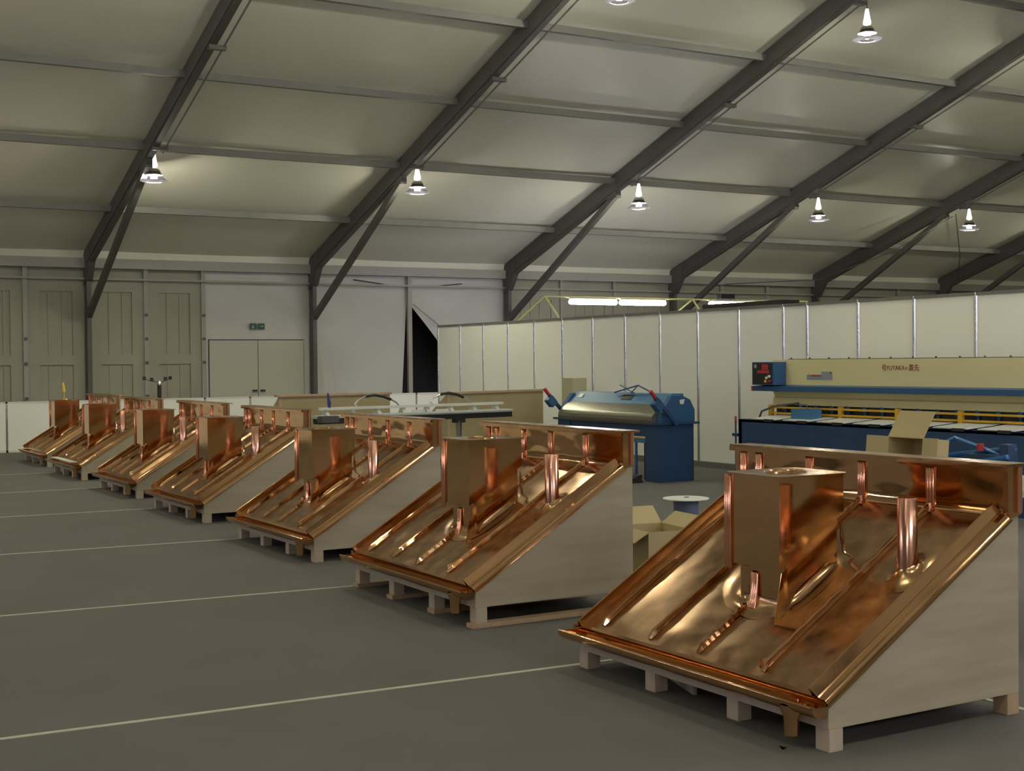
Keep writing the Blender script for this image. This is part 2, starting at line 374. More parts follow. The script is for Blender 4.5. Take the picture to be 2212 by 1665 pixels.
seen = {0: (6.6, 23.60, 4.955, 'hanging lamp on the leftmost rafter, seen against the grey beam'),
        1: (11.5, 23.05, 4.955, 'hanging lamp on the second rafter from the left, above the wall with the double door'),
        2: (16.54, 22.83, 4.89, 'hanging lamp on the middle rafter, left of the two joined tube lights below'),
        3: (21.54, 22.80, 4.86, 'hanging lamp on the fourth rafter, above the single tube light'),
        4: (26.52, 22.80, 4.85, 'hanging lamp farthest right of the lower row, near the slack cables')}
first = True
def put_lamp(x, y, z, label, group='pendant lamps under the tent roof'):
    global first
    o = lamp0 if first else copy_tree(lamp0); first = False
    o.location = (x, y, z); tag(o, label, 'lamp', group)
for k in seen: put_lamp(*seen[k])
put_lamp(16.54, 16.33, 7.02, 'hanging lamp high up at the top right, on the upper part of the middle rafter')
hid = 'hanging lamp of the rows outside the picture'
for X in COLS[1:10]:
    for y, z in ((22.85, 4.87), (16.33, 7.02), (8.4, 9.6), (.05, 7.02), (-6.5, 4.87)):
        k = COLS.index(X)-4
        if (y > 20 and 0 <= k <= 4) or (y == 16.33 and k == 2): continue
        put_lamp(X+.15, y, z, hid)

# ------------------------------------------------------------------ fluorescent lighting rig behind the partition
rig = empty('lighting_rig', (14.2, 22.8, 0), label='yellowish pole on slanted legs carrying tube lights behind the partition', cat='stand')
MB().tube([(0,0,2.99),(7.0,0,2.985)], .016, 8).build('cross_pole', 'polec', rig)
for x in (.0, 3.72):
    for sx, sy in ((-.75, -.35), (.75, -.45)):
        MB().tube([(x,0,2.99),(x+sx*.55,(1.0 if sx < 0 else -.2),2.25),(x+sx*.55,(1.0 if sx < 0 else -.2),0)], .022, 8).build('leg', 'polec', rig)
for i, (x0, x1, lb) in enumerate(((14.76, 15.95, 'leftmost of the three glowing tube lights above the white partition'),
                                  (16.0, 17.2, 'middle one of the three glowing tube lights, end to end with the leftmost'),
                                  (18.35, 19.52, 'single glowing tube light right of the other two, below a black ballast box'))):
    t = empty('tube_light', ((x0+x1)/2, 22.8, 2.895), label=lb, cat='lamp', group='tube lights above the partition'); h = (x1-x0)/2-.015
    MB().tube([(-h,0,0),(-h+.03,0,0),(h-.03,0,0),(h,0,0)], [.035,.052,.052,.035], 12).build('tube', 'tube', t, smooth=60)
    MB().box(-h, h, -.03, .03, .055, .075).build('fitting', 'white', t)
tag(MB().box(-.19, .19, -.08, .08, 0, .10).build('ballast_box', 'dark', loc=(18.82, 22.8, 3.01)), 'black ballast box on the pole above the right tube light', 'box')
# unseen rigs of the same kind, added behind and beside the camera as fill
def fill_rig(x, y, rz, k):
    r = empty('lighting_rig', (x, y, 0), rz, label='added yellowish fill rig with tube lights %s' % k, cat='stand')
    MB().tube([(0,0,2.99),(4.6,0,2.99)], .016, 8).build('cross_pole', 'polec', r)
    for q in (.1, 4.5): MB().tube([(q,0,2.99),(q,0,0)], .022, 8).build('leg', 'polec', r)
    for i in range(3):
        x0 = .45 + i*1.24; c = Vector((x0+.6, 0, 2.895)); c.rotate(Matrix.Rotation(rz, 3, 'Z')); c += Vector((x, y, 0))
        t = empty('tube_light', c, rz, label='glowing tube light of an added fill rig outside the picture', cat='lamp', group='tube lights of the added fill rigs')
        MB().tube([(-.59,0,0),(-.56,0,0),(.56,0,0),(.59,0,0)], [.035,.052,.052,.035], 12).build('tube', 'tube', t, smooth=60)
        MB().box(-.59, .59, -.03, .03, .055, .075).build('fitting', 'white', t)
fill_rig(-5.0, -1.8, 0, 'standing behind and to the left of the camera')
fill_rig(2.2, -2.6, 0, 'standing behind and to the right of the camera')
fill_rig(8.2, 3.6, 0, 'right of the nearest mock-up, out of frame')
fill_rig(9.4, 5.2, 0, 'beyond the shearing machine, out of frame')
fill_rig(-6.5, 8.0, PI/2, 'left of the copper row, out of frame')
fill_rig(-8.0, 17.0, PI/2, 'far left near the low hoarding, out of frame')
# slack cables at the right
tag(MB().tube([(26.4, 23.2, 5.2), (25.6, 24.4, 4.4), (24.6, 26.0, 3.75), (23.0, 27.9, 3.7)], .012, 6).build('slack_cable', 'alud'), 'slack cable running from the right lamp down to the eave', 'cable')
tag(MB().tube([(31.36, 27.4, 3.95), (29.4, 25.6, 4.5), (26.5, 23.2, 5.25)], .012, 6).build('guy_cable', 'alud'), 'thin cable hanging from the fifth rafter down to the next frame', 'cable')

# ------------------------------------------------------------------ copper roof mock-ups
SB = .62
zs = lambda u: .24 + SB*u
UN = Vector((-SB, 0, 1)).normalized()       # slope normal
UD = Vector((1, 0, SB)).normalized()        # up the slope
def on(u, v, h=0.0):
    p = Vector((u, v, zs(u))) + UN*h
    return p
SEAMS = [.46, .93, 1.33, 1.75]
def fbm(u, v, s):
    return (math.sin(u*5.1+s)*math.sin(v*7.3+s*2.1) + .5*math.sin(u*11.7+v*4.1+s*3.7) + .35*math.sin(v*19.1-u*7.7+s*1.3) + .25*math.sin(u*27+s)*math.sin(v*31+s*.7))
def make_mockup(seed, top_hole=True):
    r = empty('copper_roof_mockup', (0,0,0))
    W, D = 1.95, 1.22
    # timber base --------------------------------------------------
    poly = [(0,.10),(D,.10),(D,1.17),(1.15,1.17),(1.14,zs(1.14)-.02),(0,.22)]
    MB().prism(poly, 1, 0, .018).build('side_panel', 'ply', r, bevel=.0015)
    MB().prism(poly, 1, W-.018, W).build('side_panel', 'ply', r, bevel=.0015)
    MB().box(.0, .018, .018, W-.018, .10, .215).build('front_panel', 'woodp', r)
    MB().box(D-.018, D, .018, W-.018, .10, 1.17).build('back_panel', 'ply', r)
    MB().box(.02, D-.02, .02, W-.02, .10, .115).build('base_panel', 'ply', r)
    for v in (.0, .60, 1.25, W-.085):
        for u in (.0, D-.085):
            MB().box(u+.004, u+.086, v, v+.085, 0, .10).build('leg', 'woodp' if u < .5 else 'wood', r, bevel=.002)
    # pans -----------------------------------------------------------
    bounds = [.068] + SEAMS + [W-.068]
    for i in range(5):
        v0, v1 = bounds[i], bounds[i+1]; nu, nv = 30, 12; vs = []; fs = []
        for a in range(nu+1):
            for c in range(nv+1):
                u = -.012 + (1.145+.012)*a/nu; v = v0 + (v1-v0)*c/nv
                e = math.sin(PI*c/nv)*min(1, a/3)*min(1, (nu-a)/3); e *= 1.25
                vs.append(on(u, v, .0014*e*fbm(u*1.0, v, seed+i*1.7) + .004*e))
        for a in range(nu):
            for c in range(nv): q = a*(nv+1)+c; fs.append((q, q+1, q+nv+2, q+nv+1))
        b = MB().add(vs, fs)
        b.build('roof_pan', 'pan', r, smooth=40)
    MB().prism([(-.018, zs(-.012)+.001), (-.004, zs(0)+.006), (-.004, zs(0)-.002), (-.014, zs(-.012)-.006), (-.014, .185), (-.018, .185)], 1, .0, W).build('eave_strip', 'cop', r)
    # standing seams ----------------------------------------------------
    for i, v in enumerate(SEAMS):
        parts = [(.03, 1.13)] if i != 1 else [(.03, .365), (.70, 1.13)]
        for (u0, u1) in parts:
            b = MB()
            n = 30; rr_ = random.Random(int(seed*10)+i)
            prof = lambda s: [(-.015, .0), (-.009, .024*s), (-.003, .029*s), (.006, .027*s), (.014, .0)]
            rings = []
            for k in range(n+1):
                u = u0 if k == 0 else u0 + .03 + (u1-u0-.03)*(k-1)/(n-1)
                s = (1.0 if k > 0 or u0 > .5 else .3)*rr_.uniform(.88, 1.08)
                wob = .0012*math.sin(k*2.1+i+seed) + rr_.uniform(-.0007, .0007)
                rings.append([on(u, v+wob+dx, dh+.002) for dx, dh in prof(s)])
            vs = [p for rg in rings for p in rg]; fs = []
            for k in range(n):
                for c in range(4): q = k*5+c; fs.append((q, q+1, q+6, q+5))
            fs += [(0,1,2,3,4), tuple(n*5+c for c in (4,3,2,1,0))]
            b.add(vs, fs)
            sm = b.build('standing_seam', 'cop', r, smooth=25)
        if i == 0:   # crumpled folded end near the eave
            MB().add([on(.03,v-.02,.002), on(.06,v+.005,.045), on(.075,v+.03,.05), on(.045,v+.035,.004), on(.10,v-.005,.03)], [(0,1,3),(1,2,3),(0,4,1)]).build('folded_tab', 'cop', sm)
    # verge trims ------------------------------------------------------
    for s in (0, 1):
        m = (lambda v: v) if s == 0 else (lambda v: W-v)
        prof = [(.076,-.002),(.074,.052),(.070,.057),(.065,.055),(.039,.012),(.037,.017),(.033,.017),(.030,.010),(.008,.004),(.005,.009),(.001,.008),(-.004,.000),(-.012,-.034),(-.008,-.036),(.002,-.006),(.036,.004),(.062,.050),(.070,-.002)]
        b = MB(); a0, a1 = on(-.02, 0), on(1.15, 0)
        b.sweep([Vector((0, m(p), 0)) + UN*h for p, h in prof], a0, a1)
        b.build('verge_trim', 'cop', r, smooth=20)
    # parapet -----------------------------------------------------------
    vs = []; fs = []; nv, nz = 60, 8
    for j in range(nz+1):
        for k in range(nv+1):
            v = .02 + (W-.04)*k/nv; z = zs(1.14)-.01 + (1.175-zs(1.14)+.01)*j/nz
            e = math.sin(PI*j/nz)
            vs.append((1.14 + .0022*e*fbm(z*3, v, seed+9) - (.012 if j == 0 else 0), v, z))
    for j in range(nz):
        for k in range(nv): q = j*(nv+1)+k; fs.append((q, q+1, q+nv+2, q+nv+1))
    MB().add(vs, fs).build('parapet_sheet', 'cop', r, smooth=40)
    for v in SEAMS + [1.885]:
        b = MB()
        for d in (-.017, 0, .017):
            b.tube([(1.136, v+d, zs(1.14)+.005), (1.134, v+d, 1.0), (1.134, v+d, 1.155), (1.140, v+d, 1.165)], [.012,.0095,.0095,.006], 8)
        b.lathe([(.036,-.012),(.022,.004),(.016,.03)], (1.130, v, zs(1.13)), 10)
        b.build('parapet_rib', 'bead', r, smooth=50)
    MB().box(1.105, 1.262, -.035, W+.03, 1.177, 1.192).build('parapet_cap', 'pan', r, bevel=.003)
    MB().box(1.105, 1.110, -.035, W+.03, 1.155, 1.180).build('cap_drip', 'cop', r)
    for s in (0, 1):
        m = (lambda v: v) if s == 0 else (lambda v: W-v)
        b = MB(); b.prism([(1.138, zs(1.138)+.02), (1.150, zs(1.15)-.02), (1.228, zs(1.19)-.03), (1.228, 1.177), (1.138, 1.177)], 1, min(m(-.010), m(.022)), max(m(-.010), m(.022)))
        e = b.build('corner_trim', 'cop', r)
        MB().tube([(1.205, m(-.014), zs(1.19)-.02), (1.205, m(-.014), 1.175)], .017, 10).build('corner_bead', 'bead', e, smooth=50)
    # gutter ---------------------------------------------------------
    gc, gz, gr = -.055, .205, .048
    n = 12; prof = []
    for k in range(n+1):
        t = PI*k/n; prof.append((gc - gr*math.cos(t), gz - gr*math.sin(t)))
    prof_in = [(gc - (gr-.003)*math.cos(PI*k/n), gz - (gr-.003)*math.sin(PI*k/n)) for k in range(n, -1, -1)]
    pr_ = prof + [(gc+gr-.001, gz+.03), (gc+gr-.004, gz+.03)] + prof_in
    b = MB(); nP = len(pr_)
    b.sweep([(p, 0, q) for p, q in pr_], (0, -.005, 0), (0, W+.045, 0))
    g = b.build('gutter', 'cop', r, smooth=35)
    MB().tube([(gc-gr+.001, -.005, gz+.002), (gc-gr+.001, W+.045, gz+.002)], .0085, 8).build('gutter_bead', 'cop', g, smooth=50)
    MB().prism([(p, q) for p, q in prof], 1, -.010, -.004).build('gutter_end', 'cop', g)
    MB().prism([(p, q) for p, q in prof], 1, W+.044, W+.050).build('gutter_end', 'cop', g)
    b = MB().lathe([(.052,.185),(.050,.165),(.036,.125),(.034,.05),(.030,.05),(.032,.125),(.046,.165)], (gc, .17, 0), 16); b.build('gutter_outlet', 'cop', r, smooth=50)
    # chimney -------------------------------------------------------------
    u0, u1, v0, v1, zt = .30, .72, .64, 1.01, 1.125
    zf, zb = .675, .905
    b = MB(); t_ = .004
    for a, c in ((v0, v0+t_), (v1-t_, v1)):
        b.prism([(u0, zf), (u1, zb+.03), (u1, zt), (u0, zt)], 1, a, c)
    b.box(u0, u0+t_, v0+t_, v1-t_, zf, zt); b.box(u1-t_, u1, v0+t_, v1-t_, zb+.03, zt)
    cov = b.build('chimney_cover', 'cop', r)
    b = MB()
    for d in (-.015, 0, .015):
        b.tube([(u0-.004, v1+d+.004, zf-.03), (u0-.006, v1+d+.004, zf-.015), (u0-.006, v1+d+.004, zt-.02), (u0-.002, v1+d+.004, zt-.008)], [.007,.010,.010,.006], 8)
    b.build('corner_rib', 'bead', cov, smooth=50)
    # top plate with round hole
    cu, cv, cr = (u0+u1)/2, (v0+v1)/2, .092
    n = 32; vs = []; fs = []
    for h in (zt, zt+.006):
        for k in range(n):
            t = 2*PI*(k+.5)/n; ct, st = math.cos(t), math.sin(t); m_ = max(abs(ct), abs(st))
            vs.append((cu+ct*cr, cv+st*cr, h)); vs.append((cu+ct/m_*(.235), cv+st/m_*(.215), h))
    for k in range(n):
        a, c = 2*k, 2*((k+1) % n); o_ = 2*n
        fs += [(a, a+1, c+1, c), (o_+a, o_+c, o_+c+1, o_+a+1), (a, c, o_+c, o_+a), (a+1, o_+a+1, o_+c+1, c+1)]
    tp = MB().add(vs, fs).build('top_plate', 'pan', r)
    MB().lathe([(cr+.016, .006), (cr+.008, .014), (cr-.002, .014), (cr-.008, .0), (cr-.008, -.12), (.001, -.12)], (cu, cv, zt), 28).build('flue_rim', 'pan', tp, smooth=35)
    # lower box following the slope
    b = MB(); a0, a1, c0, c1 = .355, .70, .662, .995
    b.prism([(a0, zs(a0)-.01), (a1, zs(a1)-.01), (a1, zt-.02), (a0, zt-.02)], 1, c0, c1)
    bx = b.build('chimney_box', 'cop', r, bevel=.004)
    b = MB()
    for d in (-.016, 0, .016):
        b.tube([on(a0-.02, .875+d, .012), Vector((a0-.010, .875+d, zs(a0)+.05)), Vector((a0-.008, .875+d, .63)), Vector((a0-.002, .875+d, .64))], [.013,.010,.010,.006], 8)
    b.build('front_rib', 'bead', bx, smooth=50)
    # curved apron round the foot of the box
    cu, cv = (a0+a1)/2, (c0+c1)/2; hu, hv = (a1-a0)/2, (c1-c0)/2
    n = 48; m = 7; vs = []; fs = []
    for j in range(m+1):
        t = j/m; off = .065*(1-math.sin(t*PI/2)); hh = .055*(1-math.cos(t*PI/2))
        for k in range(n):
            a = 2*PI*k/n; ct, st = math.cos(a), math.sin(a)
            pw_ = 5; rr = (abs(ct)**pw_ + abs(st)**pw_)**(-1/pw_)
            rc = rr + (1.0-rr)*(1-t)*.5
            L_ = max(0, st)**1.5*(1 if ct < .6 else .4)
            o2 = off*(1.15 + 3.0*L_)
            u = cu + ct*rc*(hu+.004) + ct*off*1.15; v = cv + st*rc*(hv+.004) + st*o2
            vs.append(Vector((u, v, zs(u)+.006+hh*(1+2.0*L_))))
    for j in range(m):
        for k in range(n): fs.append((j*n+k, j*n+(k+1) % n, (j+1)*n+(k+1) % n, (j+1)*n+k))
    MB().add(vs, fs).build('flashing_apron', 'pan', bx, smooth=55)
    # upright folds at the right front and right rear corners of the flashing
    MB().add([Vector((.275, .656, zs(.275)+.004)), Vector((.325, .656, .66)), Vector((a0+.01, .659, .68)), Vector((a0+.01, .659, zs(a0)+.02)),
              Vector((.275, .654, zs(.275)+.004)), Vector((.325, .654, .66)), Vector((a0+.01, .657, .68)), Vector((a0+.01, .657, zs(a0)+.02))],
             [(0,1,2,3),(7,6,5,4),(0,4,5,1),(1,5,6,2),(2,6,7,3),(3,7,4,0)]).build('corner_fold', 'cop', bx)
    b = MB(); b.tube([on(.745,.60,.006), Vector((.725,.645,zs(.72)+.05)), Vector((.718,.652,zs(.72)+.13)), Vector((.716,.654,zs(.72)+.20))], [.004,.009,.010,.004], 8)
    b.build('rear_fold', 'cop', bx, smooth=40)
    # vent pipe ---------------------------------------------------------
    pu, pv, pr2 = .71, .215, .0465
    b = MB(); n = 24; rings = []
    for k in range(n):
        t = 2*PI*k/n; x, y = pu+pr2*math.cos(t), pv+pr2*math.sin(t)
        rings.append((x, y))
    vs = [(x, y, zs(x)-.004) for x, y in rings] + [(x, y, 1.036) for x, y in rings] + [(pu+(x-pu)*.93, pv+(y-pv)*.93, 1.040) for x, y in rings] + [(pu+(x-pu)*.9, pv+(y-pv)*.9, .80) for x, y in rings]
    fs = [(j*n+k, j*n+(k+1) % n, (j+1)*n+(k+1) % n, (j+1)*n+k) for j in range(3) for k in range(n)]
    pp = b.add(vs, fs).build('vent_pipe', 'pipe', r, smooth=50)
    m = 6; vs = []; fs = []
    for j in range(m+1):
        t = j/m; off = .085*(1-math.sin(t*PI/2)); hh = .05*(1-math.cos(t*PI/2))
        for k in range(n):
            a = 2*PI*k/n; x, y = pu+(pr2+off)*math.cos(a) + (off*.5 if math.cos(a) > 0 else 0), pv+(pr2+off*.95)*math.sin(a)
            vs.append((x, y, zs(x)+.005+hh))
    for j in range(m):
        for k in range(n): fs.append((j*n+k, j*n+(k+1) % n, (j+1)*n+(k+1) % n, (j+1)*n+k))
    MB().add(vs, fs).build('pipe_flashing', 'pan', pp, smooth=60)
    return r
BENCH = [(4.064,4.259,0,0,'nearest copper roof mock-up, largest at the right, its whole slope in view'),
         (4.10,7.46,-.8,0,'second copper roof mock-up from the right, on a long timber floor runner'),
         (4.31,10.684,0,-.05,'third copper roof mock-up from the right, below the folding machine'),
         (4.40,14.003,0,-.045,'fourth and middle copper roof mock-up of the row'),
         (4.50,17.08,0,-.04,'fifth copper roof mock-up from the right, below the black branched stand'),
         (4.55,20.331,0,-.04,'second farthest copper roof mock-up, a pale reflection in its gutter'),
         (4.68,23.417,0,-.04,'farthest copper roof mock-up at the left, yellow stick standing on its chimney')]
protoA = make_mockup(1.0); protoB = make_mockup(4.3)
MOCK = []
for i, (x, y, a, du, lb) in enumerate(BENCH):
    o = protoA if i == 0 else (protoB if i == 1 else copy_tree((protoA, protoB)[i % 2]))
    o.location = (x, y, 0); o.rotation_euler.z = math.radians(a)
    tag(o, lb, 'roof mock-up', 'copper roof mock-ups in a row')
    if du:
        for ch in o.children:
            if ch.name.split('.')[0] in ('chimney_cover', 'top_plate', 'chimney_box', 'vent_pipe'): ch.location = (du, 0, SB*du)
    MOCK.append(o)
MOCK[1].location.z = .03
# timber runner below the second mock-up
tag(MB().box(-.02, 1.33, -.01, .08, 0, .03).build('timber_runner', 'wood', loc=(4.09, 7.45, 0), bevel=.002), 'long flat timber runner on the floor under the second mock-up', 'timber')
tag(MB().box(-.02, 1.33, -.01, .08, 0, .03).build('timber_runner', 'wood', loc=(4.12, 9.31, 0), bevel=.002), 'timber runner under the far side of the second mock-up', 'timber')
b_ = MB()
for v in (.59, 1.24): b_ = MB().box(0, 1.25, v-.01, v+.09, 0, .03).build('timber_runner', 'wood', loc=(4.10, 7.46, 0)); tag(b_, ('timber runner under the right-hand pair of middle legs of the second mock-up' if v < 1 else 'timber runner under the left-hand pair of middle legs of the second mock-up'), 'timber')
# pale sheet standing in for the partition's reflection in the sixth gutter
tag(MB().beam((-.03, .25, .262), (-.03, 1.55, .262), .10, .012).build('reflection_sheet', 'white', loc=(4.55-.035, 20.331, 0)), 'narrow pale sheet standing in for a reflection along the gutter of the second farthest mock-up', 'sheet')
# yellow stick on the farthest mock-up
st = empty('marking_stick', (4.68+.46, 23.417+.80, 1.109), label='small yellow and red stick standing on the farthest chimney', cat='stick')
MB().tube([(0,0,0),(0,0,.02)], .05, 10).build('foot', 'yplas', st); MB().tube([(0,0,.02),(0,0,.14)], .010, 6).build('rod', 'polec', st)
MB().tube([(0,0,.14),(-.02,.01,.30)], [.03,.018], 8).build('tip', 'yplas', st)
# loose batten on edge under the first mock-up
tag(MB().beam((4.45, 6.15, .035), (4.20, 5.35, .035), .02, .06).build('loose_batten', 'woodp'), 'thin loose batten lying under the nearest mock-up', 'timber')
# copper offcut on the floor
tag(MB().add([(0,0,.001),(.03,.005,.010),(.035,.03,.002),(.005,.03,.014),(.018,.018,.001)], [(0,1,4),(1,2,4),(2,3,4),(3,0,4)]).build('copper_offcut', 'cop', loc=(3.93, 4.40, 0)), 'tiny copper offcut on the floor by the nearest corner leg', 'offcut')

# ------------------------------------------------------------------ plywood stands behind the row
def ply_stand(x, y, ln, rot, label):
    r = empty('plywood_stand', (x, y, 0), math.radians(rot), label=label, cat='stand', group='plywood stands behind the copper mock-ups')
    MB().box(0, ln, 0, .02, .08, 1.165).build('back_board', 'ply2', r)
    MB().box(-.04, ln+.02, -.03, .10, 1.165, 1.20).build('top_rail', 'wood', r)
    MB().box(-.005, .055, -.006, -.0, .08, 1.165).build('edge_batten', 'wood', r)
    for a in (0, ln-.02): MB().prism([(.02,.08),(1.2,.08),(1.2,.22),(.02,1.165)], 0, a, a+.018).build('side_panel', 'ply2', r)
    MB().prism([(1.2,.2),(1.2,.22),(.02,1.16),(.02,1.14)], 0, .02, ln-.02).build('sloping_deck', 'ply2', r)
    for a in (.0, ln/2-.04, ln-.08):
        for c in (.02, 1.1): MB().box(a, a+.08, c, c+.08, 0, .08).build('leg', 'woodp', r)
    return r
ply_stand(7.66, 20.39, 2.06, 5.6, 'tan plywood stand seen from behind, left one, below the white tarpaulin')
ply_stand(10.36, 19.74, 2.43, 17.4, 'tan plywood stand seen from behind, right one, beside the blue roller machine')

# ------------------------------------------------------------------ folding brake (long aluminium machine on trestles)
a0_ = Vector((7.396, 18.061, 0)); a1_ = Vector((10.67, 18.456, 0)); dd = (a1_-a0_); rot = math.atan2(dd.y, dd.x); LB = dd.length
fb = empty('folding_machine', a0_, rot, label='long silver hand folding machine on legs with two curved lever handles', cat='machine')
MB().box(.0, LB+.0, -.035, .03, 1.02, 1.06).build('clamp_bar', 'white', fb, bevel=.003)
MB().box(-.08, LB+.15, -.08, .12, .90, .945).box(-.08, LB+.15, -.10, -.07, .915, .93).build('lower_beam', 'malu', fb, bevel=.003)
MB().box(-.04, LB+.16, -.05, .12, .82, .90).build('bending_leaf', 'dark', fb, bevel=.004)
for k in range(8):
    x = .12 + k*(LB-.24)/7
    MB().prism([(-.06,.945),(.10,.945),(.06,1.0),(.02,1.04),(-.03,1.04),(-.01,.99)], 0, x-.03, x+.03).build('clamp_bracket', 'malu', fb)
for k in range(0, 7, 1):
    x = .12 + (k+.5)*(LB-.24)/7
    if k in (3, 4): MB().box(x-.12, x+.12, -.085, -.08, .955, .985).build('white_plate', 'white', fb)
for x in (.62, 1.95):
    arc = [(x+.0, -.02, 1.05), (x-.04, -.02, 1.10), (x+.02, -.02, 1.15), (x+.14, -.02, 1.205), (x+.30, -.02, 1.225), (x+.46, -.02, 1.195), (x+.58, -.02, 1.15), (x+.68, -.02, 1.10), (x+.72, -.02, 1.05)]
    h = MB().tube(arc, .014, 8).build('lever_handle', 'alul', fb, smooth=60)
    MB().tube(arc[3:7], .022, 8).build('grip', 'dark', h, smooth=60)
MB().tube([(.15,-.02,1.05),(.15,-.02,1.12),(.13,-.02,1.27)], [.018,.03,.012], 8).build('blue_cloth_tie', mat('tie_blue', (.05,.05,.25), .5), fb, smooth=60)
for x in (.55, 2.45):
    for s in (-1, 1): MB().beam((x+s*.02, 0, .82), (x+s*.16, 0+s*.25, 0), .06, .05).build('leg', 'alud', fb)
    MB().box(x-.10, x+.10, -.04, .04, .76, .82).build('leg_head', 'dark', fb)
tag(MB().box(0, .30, 0, .12, 0, .10).build('steel_block', 'alud', loc=(7.36, 17.72, .82), bevel=.01), kind=None)
bpy.data.objects['steel_block'].parent = None
sb_ = bpy.data.objects['steel_block']; sb_.parent = fb; sb_.location = (-.12, -.26, .845); sb_.name = 'control_block'

# ------------------------------------------------------------------ black branched stand seen above the fifth mock-up
bs = empty('branched_stand', (6.05, 21.5, 0), label='black upright stand with four short branching arms above the copper row', cat='stand')
MB().tube([(0,0,.03),(0,0,1.40)], .035, 8).build('pole', 'dark', bs, smooth=60); MB().lathe([(.001,.03),(.22,.02),(.23,0),(.001,0)], n=16).build('foot', 'dark', bs)
MB().lathe([(.001,.07),(.03,.06),(.035,.0),(.001,0)], (0,0,1.38), 10).build('joint', 'alul', bs)
for dx, dz in ((-.24,.06),(-.12,.04),(.10,.05),(.18,.06)):
    a = MB().tube([(0,0,1.42),(dx*.6,.0,1.42+dz*.4),(dx,0,1.42+dz)], .006, 6).build('arm', 'alud', bs)
    MB().box(dx-.022, dx+.022, -.02, .02, 1.42+dz-.02, 1.42+dz+.035).build('clamp', 'dark', a)

# ------------------------------------------------------------------ blue roller machine
bm_ = empty('roller_machine', (11.15, 14.95, 0), label='blue sheet-metal roller machine with a long steel front roller and red-tipped levers', cat='machine')
LN = 2.62
MB().box(0, .60, 0, .34, .0, .80).build('end_cabinet', 'blued', bm_, bevel=.006)
MB().box(0, .60, LN-.34, LN, .0, .80).build('end_cabinet', 'blued', bm_, bevel=.006)
MB().box(-.05, .66, -.06, .38, .80, .83).build('cabinet_top', 'blued', bm_)
MB().box(-.05, .66, LN-.38, LN+.06, .80, .83).build('cabinet_top', 'blued', bm_)
for y in (0, LN-.10):
    MB().prism([(.03,.83),(.62,.83),(.62,1.0),(.54,1.14),(.40,1.20),(.22,1.20),(.05,.98)], 1, y, y+.10).build('end_frame', 'blue', bm_, bevel=.004)
MB().box(.02, .20, .34, LN-.34, .62, .79).build('front_beam', 'blued', bm_, bevel=.004)
MB().box(.015, .03, .10, LN-.3, .595, .612).build('yellow_stripe', 'yellow', bm_)
MB().box(.03, .12, .05, LN-.3, .53, .595).build('lower_rail', 'bluel', bm_)
b = MB(); prf = [(.06,.79),(-.02,.79),(-.05,.82),(-.06,.86),(-.052,.905),(-.03,.94),(.0,.965),(.045,1.0),(.09,1.035),(.14,1.068),(.34,1.08),(.34,.79)]
b.prism(prf, 1, .10, LN-.10); b.build('front_roller', 'steel', bm_, smooth=22)
MB().prism([(.14,1.068),(.30,1.225),(.50,1.225),(.50,1.06)], 1, .10, LN-.16).build('hood', 'bluel', bm_, bevel=.004)
MB().prism([(-.04,.80),(-.05,.88),(.14,1.075),(.30,1.23),(.36,1.23),(.36,.80)], 1, LN-.16, LN-.11).build('hood_end', 'blue', bm_)
for y, nm in ((-.10, 0), (LN+.03, 1)):
    a = MB().beam((.22, y, .80), (-.14, y, 1.18), .05, .045, (0,1,0)).build('lever', 'blued', bm_, bevel=.004)
    MB().beam((-.04, y+.02, 1.02), (-.14, y+.02, 1.13), .13, .12, (0,1,0)).build('counterweight', 'blue', a, bevel=.01)
    MB().tube([(-.14, y, 1.18), (-.22, y, 1.275)], .028, 10).build('red_grip', 'red', a)
MB().tube([(.22,.90,1.225),(.26,1.10,1.27),(.30,.86+.5,1.335),(.30,.86,1.335)][:3], .010, 6).build('lifting_bar', 'blue', bm_)
MB().tube([(.24,.45,1.225),(.28,.88,1.335),(.24,1.42,1.225)], .012, 6).build('lifting_bar', 'blue', bm_)
MB().tube([(.28,.88,1.335),(.20,.95,1.225)], .010, 6).build('lifting_bar', 'blue', bm_)
MB().add([(.195,.95,1.125),(.265,.95,1.194),(.265,1.22,1.194),(.195,1.22,1.125)], [(0,1,2,3)]).build('name_plate', 'dark', bm_, loc=(-.004,0,.004))
MB().add([(.205,2.25,1.135),(.262,2.25,1.191),(.262,2.36,1.191),(.205,2.36,1.135)], [(0,1,2,3)]).build('sticker', 'white', bm_, loc=(-.004,0,.004))
MB().add([(.36,-.004,1.08),(.42,-.004,1.08),(.44,-.004,1.15),(.35,-.004,1.14)], [(0,1,2,3)]).build('sticker', 'white', bm_)
MB().tube([(.10,-.03,.98),(.10,-.0,.98)], .03, 10).build('yellow_knob', 'yplas', bm_)
MB().box(.10, .22, .36, .50, .0, .60).build('cable_duct', 'dark', bm_)
MB().tube([(.05,.62,.0),(.05,.62,.53)], .02, 8).build('prop', 'blue', bm_)
# pedal and little stool-like stand beside it
pdl = empty('foot_pedal', (10.86, 15.15, 0), label='small black foot pedal with a lime button on the floor before the blue roller machine', cat='pedal')
MB().box(-.10,.10,-.07,.07,0,.03).build('base', 'dark', pdl, bevel=.004); MB().prism([(-.10,.03),(.08,.03),(.10,.11),(.06,.11),(-.10,.05)], 1, -.06, .06).build('tread', 'dark', pdl)
MB().tube([(-.17,0,.0),(-.17,0,.10)], .035, 10).build('lime_button', 'lime', pdl)
tag(MB().box(-.25,.05,-.17,.18,0,1.40).build('beige_cabinet', 'tan', loc=(12.95, 19.70, 0), bevel=.006), 'narrow beige cabinet standing behind the blue roller machine against the white panels', 'cabinet')

